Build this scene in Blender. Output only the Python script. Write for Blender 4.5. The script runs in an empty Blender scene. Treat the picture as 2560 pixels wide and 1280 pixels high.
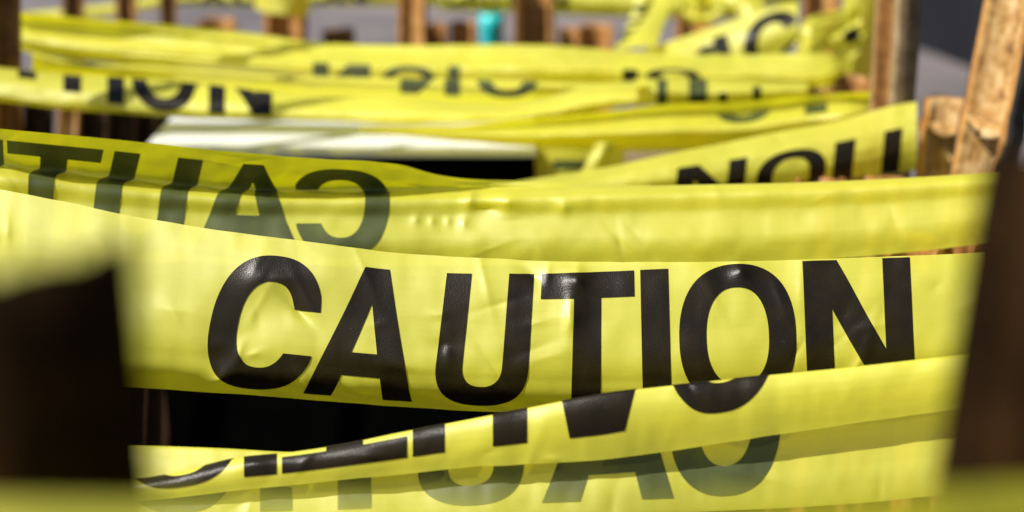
import bpy, bmesh, math, random
import numpy as np
from mathutils import Vector, Matrix
from mathutils.geometry import delaunay_2d_cdt

random.seed(7)
S = bpy.context.scene
R = math.radians

# ------------------------------------------------------------------ camera
CAM_H = 0.75                      # metres above the paving
PITCH = R(20.0)
LENS = 50.0
cam_d = bpy.data.cameras.new('camera')
cam = bpy.data.objects.new('camera', cam_d)
S.collection.objects.link(cam)
cam.location = (0, 0, CAM_H)
cam.rotation_euler = (R(90) - PITCH, 0, 0)
cam_d.lens = LENS
cam_d.sensor_width = 36
cam_d.clip_start = 0.02
cam_d.clip_end = 300
cam_d.dof.use_dof = True
cam_d.dof.focus_distance = 0.715
cam_d.dof.aperture_fstop = 4.3
cam_d.dof.aperture_blades = 9
S.camera = cam

# ------------------------------------------------------------------ light
SUN_EL, SUN_AZ = R(47), R(-119)    # azimuth from +Y (away from camera), negative = left
world = bpy.data.worlds.new('World')
S.world = world
world.use_nodes = True
wn, wl = world.node_tree.nodes, world.node_tree.links
wn.clear()
sky = wn.new('ShaderNodeTexSky')
sky.sky_type = 'NISHITA'
sky.sun_disc = False
sky.sun_elevation = SUN_EL
sky.sun_rotation = SUN_AZ
bg = wn.new('ShaderNodeBackground')
bg.inputs['Strength'].default_value = 0.065
wo = wn.new('ShaderNodeOutputWorld')
wl.new(sky.outputs[0], bg.inputs['Color'])
wl.new(bg.outputs[0], wo.inputs['Surface'])
sun_d = bpy.data.lights.new('sun', 'SUN')
sun_d.energy = 5.0
sun_d.angle = R(0.5)
sun_d.color = (1.0, 0.95, 0.86)
sun = bpy.data.objects.new('sun', sun_d)
S.collection.objects.link(sun)
sd = Vector((math.sin(SUN_AZ) * math.cos(SUN_EL), math.cos(SUN_AZ) * math.cos(SUN_EL), math.sin(SUN_EL)))
sun.rotation_euler = sd.to_track_quat('Z', 'Y').to_euler()
sun.location = sd * 20
S.view_settings.view_transform = 'Standard'
S.view_settings.look = 'None'
S.view_settings.gamma = 1
S.view_settings.use_curve_mapping = False
S.view_settings.exposure = 0.66
S.render.engine = 'CYCLES'
S.cycles.use_denoising = True
S.cycles.max_bounces = 12
S.cycles.transparent_max_bounces = 24
S.cycles.diffuse_bounces = 6
S.cycles.sample_clamp_indirect = 6

# ------------------------------------------------------------------ measuring helpers
FPX = LENS / 36 * 2560
CP, SP = math.cos(PITCH), math.sin(PITCH)

def at(px, py, Y):
    """world point seen at photo pixel (px, py) that stands Y metres ahead of the camera"""
    px, py, Y = np.broadcast_arrays(np.asarray(px, float), np.asarray(py, float), np.asarray(Y, float))
    a = (px - 1280) / FPX
    b = (640 - py) / FPX
    dy = CP + b * SP
    dz = -SP + b * CP
    t = Y / dy
    return np.stack([a * t, Y, CAM_H + dz * t], -1)

def V(px, py, Y):
    return Vector(at(px, py, Y).tolist())

# ------------------------------------------------------------------ node helpers
def mat(name):
    m = bpy.data.materials.new(name)
    m.use_nodes = True
    nt = m.node_tree
    nt.nodes.clear()
    out = nt.nodes.new('ShaderNodeOutputMaterial')
    return m, nt, out

def N(nt, kind, **kw):
    n = nt.nodes.new(kind)
    for k, v in kw.items():
        if k in n.inputs:
            n.inputs[k].default_value = v
        else:
            setattr(n, k, v)
    return n

def ramp(nt, src, stops):
    r = nt.nodes.new('ShaderNodeValToRGB')
    e = r.color_ramp.elements
    while len(e) > 1:
        e.remove(e[-1])
    e[0].position, e[0].color = stops[0][0], (*stops[0][1], 1)
    for p, c in stops[1:]:
        x = e.new(p)
        x.color = (*c, 1)
    nt.links.new(src, r.inputs['Fac'])
    return r

def film_material(name, front, through, clear=0.15, trans=0.52, rough=0.36, gloss=0.075):
    """thin yellow polythene film: part scatters back, part scatters through, a little stays clear"""
    m, nt, out = mat(name)
    L = nt.links.new
    uv = N(nt, 'ShaderNodeUVMap')
    mp = N(nt, 'ShaderNodeMapping')
    mp.inputs['Scale'].default_value = (16, 2.6, 1)
    L(uv.outputs[0], mp.inputs['Vector'])
    n1 = N(nt, 'ShaderNodeTexNoise', Scale=1.0, Detail=4.0, Roughness=0.5, Distortion=0.6)
    L(mp.outputs[0], n1.inputs['Vector'])
    mp2 = N(nt, 'ShaderNodeMapping')
    mp2.inputs['Scale'].default_value = (5, 9, 1)
    L(uv.outputs[0], mp2.inputs['Vector'])
    n3 = N(nt, 'ShaderNodeTexNoise', Scale=1.0, Detail=5.0, Roughness=0.6)
    L(mp2.outputs[0], n3.inputs['Vector'])
    hh = N(nt, 'ShaderNodeMath', operation='MULTIPLY_ADD')
    hh.inputs[1].default_value = 0.45
    L(n3.outputs['Fac'], hh.inputs[0])
    L(n1.outputs['Fac'], hh.inputs[2])
    rdg = N(nt, 'ShaderNodeTexNoise', noise_type='RIDGED_MULTIFRACTAL')
    rdg.inputs['Scale'].default_value = 1.0
    rdg.inputs['Detail'].default_value = 3.0
    mp4 = N(nt, 'ShaderNodeMapping')
    mp4.inputs['Scale'].default_value = (22, 3.2, 1)
    mp4.inputs['Rotation'].default_value = (0, 0, 0.25)
    L(uv.outputs[0], mp4.inputs['Vector'])
    L(mp4.outputs[0], rdg.inputs['Vector'])
    h2 = N(nt, 'ShaderNodeMath', operation='MULTIPLY_ADD')
    h2.inputs[1].default_value = 0.16
    L(rdg.outputs[0], h2.inputs[0])
    L(hh.outputs[0], h2.inputs[2])
    # thickness of the pigment varies along the film in faint machine-direction streaks
    mp3 = N(nt, 'ShaderNodeMapping')
    mp3.inputs['Scale'].default_value = (1.5, 26, 1)
    L(uv.outputs[0], mp3.inputs['Vector'])
    n2 = N(nt, 'ShaderNodeTexNoise', Scale=1.0, Detail=4.0)
    L(mp3.outputs[0], n2.inputs['Vector'])
    r = ramp(nt, n2.outputs['Fac'], [(0.3, tuple(c * 0.965 for c in front)), (0.7, front)])
    rt = ramp(nt, n2.outputs['Fac'], [(0.3, tuple(c * 0.95 for c in through)), (0.7, through)])
    bump = N(nt, 'ShaderNodeBump', Strength=0.20, Distance=0.002)
    L(h2.outputs[0], bump.inputs['Height'])
    p = N(nt, 'ShaderNodeBsdfPrincipled', Roughness=rough)
    p.inputs['Specular IOR Level'].default_value = 0.4
    L(r.outputs[0], p.inputs['Base Color'])
    L(bump.outputs[0], p.inputs['Normal'])
    t = N(nt, 'ShaderNodeBsdfTranslucent')
    L(rt.outputs[0], t.inputs['Color'])
    L(bump.outputs[0], t.inputs['Normal'])
    mx = N(nt, 'ShaderNodeMixShader', Fac=trans)
    L(p.outputs[0], mx.inputs[1])
    L(t.outputs[0], mx.inputs[2])
    tr = N(nt, 'ShaderNodeBsdfTransparent')
    tr.inputs['Color'].default_value = (1.0, 0.90, 0.06, 1)
    mx2 = N(nt, 'ShaderNodeMixShader', Fac=clear)
    L(mx.outputs[0], mx2.inputs[1])
    L(tr.outputs[0], mx2.inputs[2])
    # hazy milky gloss of polythene
    g = N(nt, 'ShaderNodeBsdfAnisotropic', Roughness=0.60)
    g.inputs['Color'].default_value = (1, 1, 1, 1)
    L(bump.outputs[0], g.inputs['Normal'])
    mx3 = N(nt, 'ShaderNodeMixShader', Fac=gloss)
    L(mx2.outputs[0], mx3.inputs[1])
    L(g.outputs[0], mx3.inputs[2])
    L(mx3.outputs[0], out.inputs['Surface'])
    return m

def backprint_material():
    """how the black print looks from the film's other side: dull grey green under the glossy film"""
    m, nt, out = mat('print_seen_through_film')
    L = nt.links.new
    geo = N(nt, 'ShaderNodeNewGeometry')
    n = N(nt, 'ShaderNodeTexNoise', Scale=45.0, Detail=5.0)
    L(geo.outputs['Position'], n.inputs['Vector'])
    r = ramp(nt, n.outputs['Fac'], [(0.3, (0.034, 0.044, 0.008)), (0.7, (0.062, 0.078, 0.015))])
    p = N(nt, 'ShaderNodeBsdfPrincipled', Roughness=0.5)
    p.inputs['Specular IOR Level'].default_value = 0.3
    L(r.outputs[0], p.inputs['Base Color'])
    g = N(nt, 'ShaderNodeBsdfAnisotropic', Roughness=0.60)
    g.inputs['Color'].default_value = (1, 1, 1, 1)
    mx = N(nt, 'ShaderNodeMixShader', Fac=0.02)
    L(p.outputs[0], mx.inputs[1])
    L(g.outputs[0], mx.inputs[2])
    L(mx.outputs[0], out.inputs['Surface'])
    return m

def ink_material():
    m, nt, out = mat('printing_ink')
    L = nt.links.new
    geo = N(nt, 'ShaderNodeNewGeometry')
    n = N(nt, 'ShaderNodeTexNoise', Scale=60.0, Detail=5.0)
    L(geo.outputs['Position'], n.inputs['Vector'])
    r = ramp(nt, n.outputs['Fac'], [(0.3, (0.006, 0.004, 0.0012)), (0.75, (0.015, 0.0095, 0.0025))])
    fine = N(nt, 'ShaderNodeTexNoise', Scale=1500.0, Detail=2.0)
    L(geo.outputs['Position'], fine.inputs['Vector'])
    b = N(nt, 'ShaderNodeBump', Strength=0.5, Distance=0.0003)
    L(fine.outputs['Fac'], b.inputs['Height'])
    # dust specks and rubbed spots
    sp = N(nt, 'ShaderNodeTexVoronoi', Scale=330.0)
    L(geo.outputs['Position'], sp.inputs['Vector'])
    spr = ramp(nt, sp.outputs['Distance'], [(0.05, (1, 1, 1)), (0.10, (0, 0, 0))])
    msk = N(nt, 'ShaderNodeTexNoise', Scale=140.0, Detail=2.0)
    L(geo.outputs['Position'], msk.inputs['Vector'])
    mskr = ramp(nt, msk.outputs['Fac'], [(0.57, (0, 0, 0)), (0.63, (0.5, 0.5, 0.5))])
    mu = N(nt, 'ShaderNodeMath', operation='MULTIPLY')
    L(spr.outputs[0], mu.inputs[0])
    L(mskr.outputs[0], mu.inputs[1])
    mixc = N(nt, 'ShaderNodeMixRGB')
    mixc.inputs['Color2'].default_value = (0.16, 0.13, 0.08, 1)
    L(mu.outputs[0], mixc.inputs['Fac'])
    L(r.outputs[0], mixc.inputs['Color1'])
    p = N(nt, 'ShaderNodeBsdfPrincipled', Roughness=0.36)
    p.inputs['Specular IOR Level'].default_value = 0.32
    L(mixc.outputs[0], p.inputs['Base Color'])
    L(b.outputs[0], p.inputs['Normal'])
    L(p.outputs[0], out.inputs['Surface'])
    return m

def wood_material(name, dark, mid, light, sx=220, sz=7, rough=0.55, blot=0.5, spec=0.3):
    m, nt, out = mat(name)
    L = nt.links.new
    tc = N(nt, 'ShaderNodeTexCoord')
    mp = N(nt, 'ShaderNodeMapping')
    mp.inputs['Scale'].default_value = (sx, sx, sz)
    L(tc.outputs['Object'], mp.inputs['Vector'])
    n = N(nt, 'ShaderNodeTexNoise', Scale=1.0, Detail=6.0, Roughness=0.65)
    L(mp.outputs[0], n.inputs['Vector'])
    n2 = N(nt, 'ShaderNodeTexNoise', Scale=75.0, Detail=6.0, Roughness=0.65)
    L(tc.outputs['Object'], n2.inputs['Vector'])
    mm = N(nt, 'ShaderNodeMixRGB', Fac=blot)
    L(n.outputs['Fac'], mm.inputs['Color1'])
    L(n2.outputs['Fac'], mm.inputs['Color2'])
    r = ramp(nt, mm.outputs[0], [(0.34, dark), (0.48, mid), (0.64, light)])
    b = N(nt, 'ShaderNodeBump', Strength=0.5, Distance=0.0012)
    L(n.outputs['Fac'], b.inputs['Height'])
    p = N(nt, 'ShaderNodeBsdfPrincipled', Roughness=rough)
    p.inputs['Specular IOR Level'].default_value = spec
    L(r.outputs[0], p.inputs['Base Color'])
    L(b.outputs[0], p.inputs['Normal'])
    L(p.outputs[0], out.inputs['Surface'])
    return m

def plain_material(name, c1, c2, scale=20, rough=0.6, bump=0.1, spec=0.5):
    m, nt, out = mat(name)
    L = nt.links.new
    tc = N(nt, 'ShaderNodeTexCoord')
    n = N(nt, 'ShaderNodeTexNoise', Scale=scale, Detail=6.0, Roughness=0.6)
    L(tc.outputs['Object'], n.inputs['Vector'])
    r = ramp(nt, n.outputs['Fac'], [(0.35, c1), (0.65, c2)])
    b = N(nt, 'ShaderNodeBump', Strength=bump, Distance=0.004)
    L(n.outputs['Fac'], b.inputs['Height'])
    p = N(nt, 'ShaderNodeBsdfPrincipled', Roughness=rough)
    p.inputs['Specular IOR Level'].default_value = spec
    L(r.outputs[0], p.inputs['Base Color'])
    L(b.outputs[0], p.inputs['Normal'])
    L(p.outputs[0], out.inputs['Surface'])
    return m

def paving_material():
    m, nt, out = mat('paving')
    L = nt.links.new
    tc = N(nt, 'ShaderNodeTexCoord')
    br = N(nt, 'ShaderNodeTexBrick', Scale=1.0)
    br.inputs['Color1'].default_value = (0.138, 0.126, 0.128, 1)
    br.inputs['Color2'].default_value = (0.165, 0.148, 0.146, 1)
    br.inputs['Mortar'].default_value = (0.16, 0.14, 0.14, 1)
    br.inputs['Mortar Size'].default_value = 0.008
    br.inputs['Brick Width'].default_value = 0.6
    br.inputs['Row Height'].default_value = 0.3
    L(tc.outputs['Object'], br.inputs['Vector'])
    n = N(nt, 'ShaderNodeTexNoise', Scale=1.6, Detail=8.0, Roughness=0.6)
    L(tc.outputs['Object'], n.inputs['Vector'])
    r = ramp(nt, n.outputs['Fac'], [(0.38, (0.55, 0.56, 0.6)), (0.62, (1.15, 1.06, 1.03))])
    mu = N(nt, 'ShaderNodeMixRGB', blend_type='MULTIPLY', Fac=1.0)
    L(br.outputs[0], mu.inputs['Color1'])
    L(r.outputs[0], mu.inputs['Color2'])
    p = N(nt, 'ShaderNodeBsdfPrincipled', Roughness=0.8)
    L(mu.outputs[0], p.inputs['Base Color'])
    L(p.outputs[0], out.inputs['Surface'])
    return m

FILM = film_material('yellow_film', (0.86, 0.84, 0.03), (0.94, 0.865, 0.002))
INK = ink_material()
INK_BACK = backprint_material()
BAM_IN = wood_material('split_bamboo_inside', (0.075, 0.033, 0.011), (0.36, 0.205, 0.066), (0.62, 0.47, 0.25), blot=0.62, sx=150)
BAM_ORANGE = wood_material('orange_split_bamboo', (0.10, 0.038, 0.010), (0.30, 0.135, 0.035), (0.50, 0.29, 0.11), blot=0.6)
BAM_GREY = wood_material('grey_bamboo_skin', (0.08, 0.052, 0.026), (0.24, 0.17, 0.09), (0.42, 0.32, 0.19), sx=130, sz=4)
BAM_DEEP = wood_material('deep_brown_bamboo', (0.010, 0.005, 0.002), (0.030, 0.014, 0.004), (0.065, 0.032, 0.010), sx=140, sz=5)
BAM_WEATHER = wood_material('weathered_cut_bamboo', (0.10, 0.05, 0.02), (0.26, 0.145, 0.055), (0.42, 0.27, 0.13), sx=200, sz=8)
BAM_EDGE = wood_material('split_bamboo_edge', (0.12, 0.045, 0.012), (0.36, 0.17, 0.045), (0.55, 0.32, 0.11), sx=420, sz=9)
BAM_SKIN = wood_material('weathered_bamboo_skin', (0.012, 0.012, 0.011), (0.032, 0.030, 0.026), (0.08, 0.072, 0.055), sx=160, sz=5)
BAM_SHADE = wood_material('shade_dark_bamboo', (0.003, 0.0018, 0.001), (0.010, 0.0052, 0.002), (0.030, 0.014, 0.005), sx=160, sz=5, rough=0.95, spec=0.03)  # shade on the near stakes is put into this near-black base colour
BAM_BROWN = wood_material('brown_bamboo', (0.07, 0.028, 0.008), (0.19, 0.085, 0.022), (0.34, 0.17, 0.05), sx=160, sz=5)
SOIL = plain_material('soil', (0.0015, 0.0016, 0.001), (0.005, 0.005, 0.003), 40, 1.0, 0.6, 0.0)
WHITE = plain_material('white_board', (0.52, 0.53, 0.53), (0.64, 0.65, 0.65), 14, 0.5, 0.03)
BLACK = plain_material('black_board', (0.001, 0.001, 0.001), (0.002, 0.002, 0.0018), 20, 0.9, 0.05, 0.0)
TAN = plain_material('tan_board', (0.30, 0.22, 0.12), (0.38, 0.29, 0.16), 25, 0.8, 0.1)
TEAL = plain_material('teal_plastic', (0.02, 0.42, 0.47), (0.03, 0.50, 0.54), 8, 0.35, 0.02)
GREYWALL = plain_material('dark_render', (0.008, 0.009, 0.012), (0.013, 0.013, 0.017), 6, 0.9, 0.1, 0.12)
PAVING = paving_material()

# ------------------------------------------------------------------ object helpers
def link(name, me, m, parent=None, smooth=True):
    o = bpy.data.objects.new(name, me)
    S.collection.objects.link(o)
    if m is not None:
        for q in (m if isinstance(m, (list, tuple)) else [m]):
            me.materials.append(q)
    if parent is not None:
        o.parent = parent
    if smooth:
        me.polygons.foreach_set('use_smooth', [True] * len(me.polygons))
    return o

def tag(o, label, cat, group=None, kind=None):
    o['label'] = label
    o['category'] = cat
    if group:
        o['group'] = group
    if kind:
        o['kind'] = kind
    return o

def empty(name, loc, label, cat, group=None):
    o = bpy.data.objects.new(name, None)
    S.collection.objects.link(o)
    o.location = loc
    o.empty_display_size = 0.03
    return tag(o, label, cat, group)

# ------------------------------------------------------------------ interpolation, noise
def pchip(x, y, q):
    x = np.asarray(x, float)
    y = np.asarray(y, float)
    q = np.clip(np.asarray(q, float), x[0], x[-1])
    if len(x) == 1:
        return np.full_like(q, y[0])
    h = np.diff(x)
    d = np.diff(y) / h
    m = np.zeros_like(y)
    if len(x) == 2:
        m[:] = d[0]
    else:
        # smooth (Catmull-Rom like) slopes limited against overshoot
        for i in range(1, len(x) - 1):
            s = (d[i - 1] * h[i] + d[i] * h[i - 1]) / (h[i - 1] + h[i])
            if d[i - 1] * d[i] <= 0:
                s *= 0.35
            m[i] = s
        m[0], m[-1] = d[0], d[-1]
    i = np.clip(np.searchsorted(x, q, side='right') - 1, 0, len(x) - 2)
    t = (q - x[i]) / h[i]
    t2, t3 = t * t, t * t * t
    return ((2 * t3 - 3 * t2 + 1) * y[i] + (t3 - 2 * t2 + t) * h[i] * m[i]
            + (-2 * t3 + 3 * t2) * y[i + 1] + (t3 - t2) * h[i] * m[i + 1])

def vnoise(x, y, seed):
    rs = np.random.RandomState(seed)
    tab = rs.rand(128, 128) * 2 - 1
    xi, yi = np.floor(x).astype(int), np.floor(y).astype(int)
    fx, fy = x - xi, y - yi
    fx = fx * fx * fx * (fx * (fx * 6 - 15) + 10)
    fy = fy * fy * fy * (fy * (fy * 6 - 15) + 10)
    g = lambda a, b: tab[a % 128, b % 128]
    return ((g(xi, yi) * (1 - fx) + g(xi + 1, yi) * fx) * (1 - fy)
            + (g(xi, yi + 1) * (1 - fx) + g(xi + 1, yi + 1) * fx) * fy)

# ------------------------------------------------------------------ the printed word
def arc(cx, cy, rx, ry, a0, a1, n=40, e=2.35):
    pts = []
    for k in range(n + 1):
        a = R(a0 + (a1 - a0) * k / n)
        c, s = math.cos(a), math.sin(a)
        pts.append((cx + rx * math.copysign(abs(c) ** (2 / e), c), cy + ry * math.copysign(abs(s) ** (2 / e), s)))
    return pts

def letter_shapes():
    out = []
    # C
    cx, rx = 0.42, 0.405
    o = arc(cx, .5, rx, .5, 0, 360, 240)
    i = arc(cx, .5, rx - .205, .315, 0, 360, 240)
    up, lo = 0.63, 0.31
    oc = [p for p in o[1:-1] if not (p[0] > cx and lo < p[1] < up)]
    ic = [p for p in i[1:-1] if not (p[0] > cx and lo < p[1] < up)]
    oc = [p for p in oc]
    # o runs counter-clockwise from the right: keeps upper part first
    out.append(('C', [oc + ic[::-1]]))
    # A
    x = 0.79
    out.append(('A', [[(x, 0), (x + .225, 0), (x + .275, .185), (x + .575, .185), (x + .625, 0), (x + .85, 0), (x + .525, 1), (x + .325, 1)],
                      [(x + .325, .365), (x + .525, .365), (x + .425, .74)]]))
    # U
    x = 1.745
    o = [(x, 1)] + arc(x + .35, .32, .35, .32, 180, 360, 40) + [(x + .70, 1), (x + .50, 1)]
    i = arc(x + .35, .32, .15, .155, 360, 180, 40) + [(x + .20, 1)]
    out.append(('U', [o + i]))
    # T
    x = 2.50
    out.append(('T', [[(x, 1), (x + .735, 1), (x + .735, .815), (x + .475, .815), (x + .475, 0), (x + .26, 0), (x + .26, .815), (x, .815)]]))
    # I
    x = 3.285
    out.append(('I', [[(x, 0), (x + .205, 0), (x + .205, 1), (x, 1)]]))
    # O
    cx, rx = 4.015, 0.44
    out.append(('O', [arc(cx, .5, rx, .5, 0, 360, 80)[:-1], arc(cx, .5, rx - .205, .335, 0, 360, 80)[:-1]]))
    # N
    x = 4.51
    out.append(('N', [[(x, 0), (x, 1), (x + .265, 1), (x + .62, .36), (x + .62, 1), (x + .835, 1), (x + .835, 0), (x + .585, 0), (x + .215, .66), (x + .215, 0)]]))
    return out

WORD_W = 5.36
WORD_STEP = 6.75

def inside(polys, x, y):
    res = np.zeros(len(x), bool)
    for p in polys:
        p = np.array(p)
        q = np.roll(p, -1, 0)
        for (x0, y0), (x1, y1) in zip(p, q):
            c = ((y0 > y) != (y1 > y))
            with np.errstate(divide='ignore', invalid='ignore'):
                xx = (x1 - x0) * (y - y0) / (y1 - y0 if y1 != y0 else 1e-12) + x0
            res ^= c & (x < xx)
    return res

def tessellate(polys, step=0.019):
    vs, es = [], []
    for p in polys:
        dense = []
        for a, b in zip(p, p[1:] + p[:1]):
            k = max(1, int(math.dist(a, b) / step))
            for j in range(k):
                dense.append((a[0] + (b[0] - a[0]) * j / k, a[1] + (b[1] - a[1]) * j / k))
        n0 = len(vs)
        vs += dense
        es += [(n0 + j, n0 + (j + 1) % len(dense)) for j in range(len(dense))]
    A = np.array(vs)
    gx, gy = np.meshgrid(np.arange(A[:, 0].min(), A[:, 0].max(), step), np.arange(0.01, 1, step))
    gx, gy = gx.ravel(), gy.ravel()
    k = inside(polys, gx, gy)
    d = np.min(np.hypot(gx[:, None] - A[None, :, 0], gy[:, None] - A[None, :, 1]), 1)
    k &= d > step * 0.45
    vs = vs + list(zip(gx[k], gy[k]))
    r = delaunay_2d_cdt([Vector(v) for v in vs], es, [], 0, 1e-6)
    P = np.array([(v.x, v.y) for v in r[0]])
    F = np.array([f[:] for f in r[2] if len(f) == 3])
    c = P[F].mean(1)
    e1, e2 = P[F[:, 1]] - P[F[:, 0]], P[F[:, 2]] - P[F[:, 0]]
    area = np.abs(e1[:, 0] * e2[:, 1] - e1[:, 1] * e2[:, 0])
    F = F[inside(polys, c[:, 0], c[:, 1]) & (area > step * step * 0.02)]
    return P, F

LETTERS = [(n, *tessellate(p)) for n, p in letter_shapes()]

# ------------------------------------------------------------------ tapes
class Tape:
    """a film ribbon lofted over rails; each rail is (v, [(t, px, py, Y), ...]) measured in the photograph"""
    def __init__(self, rails, wr=0.0008, fx=150.0, fy=2.2, seed=1, dents=(), edge=1.2, pleat=0.0, ncr=1.0):
        self.v = [r[0] for r in rails]
        self.rails = [[(p if len(p) == 4 else (p[0],) + tuple(p)) for p in r[1]] for r in rails]
        self.t0 = max(r[0][0] for r in self.rails)
        self.t1 = min(r[-1][0] for r in self.rails)
        rc = random.Random(seed * 13 + 5)
        n = int((min(self.t1, 2700) - max(self.t0, -150)) / 75)
        self.creases = [] if ncr == 0 else [(rc.uniform(max(self.t0, -150), min(self.t1, 2700)), rc.uniform(self.v[0] + .05, self.v[-1]), rc.uniform(30, 130), rc.uniform(11, 22),
                          rc.choice((-1, -1, 1)) * rc.uniform(.0005, .0012) * ncr, rc.choice((rc.uniform(-25, 25), rc.uniform(40, 140)))) for _ in range(n)]
        self.wr, self.fx, self.fy, self.seed, self.dents, self.edge, self.pleat = wr, fx, fy, seed, dents, edge, pleat

    def pix(self, t, v):
        t = np.asarray(t, float)
        v = np.asarray(v, float)
        sh = t.shape
        tf, vf = t.ravel(), v.ravel()
        cols = []
        for k in (1, 2, 3):
            cols.append(np.stack([pchip([p[0] for p in r], [p[k] for p in r], tf) for r in self.rails], 0))
        vv = np.array(self.v)
        res = []
        if len(vv) == 2:
            f = (vf - vv[0]) / (vv[1] - vv[0])
            for c in cols:
                res.append(c[0] * (1 - f) + c[1] * f)
        else:
            i = np.clip(np.searchsorted(vv, vf, side='right') - 1, 0, len(vv) - 2)
            h = np.diff(vv)
            for c in cols:
                d = np.diff(c, axis=0) / h[:, None]
                m = np.zeros_like(c)
                m[0], m[-1] = d[0], d[-1]
                for j in range(1, len(vv) - 1):
                    s = (d[j - 1] * h[j] + d[j] * h[j - 1]) / (h[j - 1] + h[j])
                    m[j] = np.where(d[j - 1] * d[j] <= 0, s * 0.5, s)
                ar = np.arange(len(tf))
                tt = (vf - vv[i]) / h[i]
                t2, t3 = tt * tt, tt ** 3
                res.append((2 * t3 - 3 * t2 + 1) * c[i, ar] + (t3 - 2 * t2 + tt) * h[i] * m[i, ar]
                           + (-2 * t3 + 3 * t2) * c[i + 1, ar] + (t3 - t2) * h[i] * m[i + 1, ar])
        px, py, Y = res
        w = self.wr
        Y = Y + w * (vnoise(tf / self.fx, vf * self.fy, self.seed)
                     + 0.5 * vnoise(tf / self.fx * 2.3 + 7, vf * self.fy * 2.0, self.seed + 1)
                     + 0.25 * vnoise(tf / self.fx * 5.1 + 3, vf * self.fy * 4.0, self.seed + 2))
        if self.pleat:
            Y = Y + self.pleat * vnoise(tf / (self.fx * 3.5), vf * self.fy * 6.0, self.seed + 5)
        for (dt, dv, rt, rv, amp, ang) in list(self.dents) + self.creases:
            ct = (tf - dt)
            cv = (vf - dv) * 390
            c, s = math.cos(R(ang)), math.sin(R(ang))
            a = (ct * c + cv * s) / rt
            b = (-ct * s + cv * c) / rv
            Y = Y + amp * np.exp(-np.sqrt(a * a + b * b + 0.045) * 1.6)
        # slightly wavy cut edges
        e = self.edge * (vnoise(tf / 60.0, vf * 0 + 0.5, self.seed + 9))
        py = py + e * np.clip(np.abs(vf - 0.5) * 2, 0, 1) ** 3
        return px.reshape(sh), py.reshape(sh), Y.reshape(sh)

    def world(self, t, v):
        return at(*self.pix(t, v))

    def normal(self, t, v):
        e1, e2 = 1.0, 0.004
        a = self.world(t + e1, v) - self.world(t - e1, v)
        b = self.world(t, v + e2) - self.world(t, v - e2)
        n = np.cross(a, b)
        n /= np.linalg.norm(n, axis=-1, keepdims=True) + 1e-12
        return n

    def facing(self):
        t = np.linspace(self.t0 + 5, self.t1 - 5, 40)
        v = np.full_like(t, self.v[0] + 0.86 * (self.v[-1] - self.v[0]))
        d = (self.normal(t, v) * (np.array([0, 0, CAM_H]) - self.world(t, v))).sum(1).mean()
        return 1.0 if d >= 0 else -1.0

    def on_film(self, t, v):
        g = self.grid
        a = (t - self.t0) / (self.t1 - self.t0) * (g.shape[0] - 1)
        b = (v - self.v[0]) / (self.v[-1] - self.v[0]) * (g.shape[1] - 1)
        i = np.clip(np.floor(a).astype(int), 0, g.shape[0] - 2)
        j = np.clip(np.floor(b).astype(int), 0, g.shape[1] - 2)
        a = (a - i)[:, None]
        b = (b - j)[:, None]
        return (g[i, j] * (1 - a) + g[i + 1, j] * a) * (1 - b) + (g[i, j + 1] * (1 - a) + g[i + 1, j + 1] * a) * b

    def build(self, label, words=(), name='caution_tape', nu=260, nv=44, m=None, group='yellow tapes strung across the bamboo stakes', parts=()):
        T, W = np.meshgrid(np.linspace(self.t0, self.t1, nu), np.linspace(self.v[0], self.v[-1], nv), indexing='ij')
        P = self.world(T, W)
        org = P.reshape(-1, 3).mean(0)
        me = bpy.data.meshes.new(name)
        idx = np.arange(nu * nv).reshape(nu, nv)
        F = np.stack([idx[:-1, :-1], idx[1:, :-1], idx[1:, 1:], idx[:-1, 1:]], -1).reshape(-1, 4)
        me.from_pydata((P.reshape(-1, 3) - org).tolist(), [], F.tolist())
        uvl = me.uv_layers.new(name='UVMap')
        seg = np.linalg.norm(np.diff(P[:, nv // 2], axis=0), axis=1)
        ulen = np.concatenate([[0], np.cumsum(seg)]) + self.seed * 0.37
        U = np.stack([np.repeat(ulen[:, None], nv, 1), W], -1).reshape(-1, 2)
        uvl.data.foreach_set('uv', U[F.ravel()].ravel())
        self.grid = P
        o = link(name, me, m or FILM)
        o.location = org.tolist()
        tag(o, label, 'caution tape', group)
        for w in words:
            w = dict(w)
            if w.pop('split', False):
                for ch in 'CAUTION':
                    self.word(o, org, letters=ch, name='printed_letter', **w)
            else:
                self.word(o, org, **w)
        return o

    def word(self, parent, org, knots, vmin=-9.0, kink=None, v=(0.10, 0.95), side=1, shear=((0, 0), (1, 0)), name='printed_word', letters='CAUTION', gap=0.00035):
        """knots: (word x, t); v: (letter tops, letter feet); side=1 printed on the camera's side"""
        knots = sorted(knots)
        kx = [k[0] for k in knots]
        kt = [k[1] for k in knots]
        VS, FS, n0 = [], [], 0
        for nm, P, F in LETTERS:
            if nm not in letters:
                continue
            x = P[:, 0]
            if len(kx) == 2:
                t = kt[0] + (x - kx[0]) * (kt[1] - kt[0]) / (kx[1] - kx[0])
            else:
                t = np.interp(x, kx, kt)
                lo, hi = x < kx[0], x > kx[-1]
                t[lo] = kt[0] + (x[lo] - kx[0]) * (kt[1] - kt[0]) / (kx[1] - kx[0])
                t[hi] = kt[-1] + (x[hi] - kx[-1]) * (kt[-1] - kt[-2]) / (kx[-1] - kx[-2])
            sh = np.interp(x, [s[0] for s in shear], [s[1] for s in shear])
            t = t + sh * (P[:, 1] - 0.5)
            vt = np.interp(x, [q[0] for q in v[0]], [q[1] for q in v[0]]) if isinstance(v[0], (list, tuple)) else v[0]
            vv = v[1] + (vt - v[1]) * P[:, 1]
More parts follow.
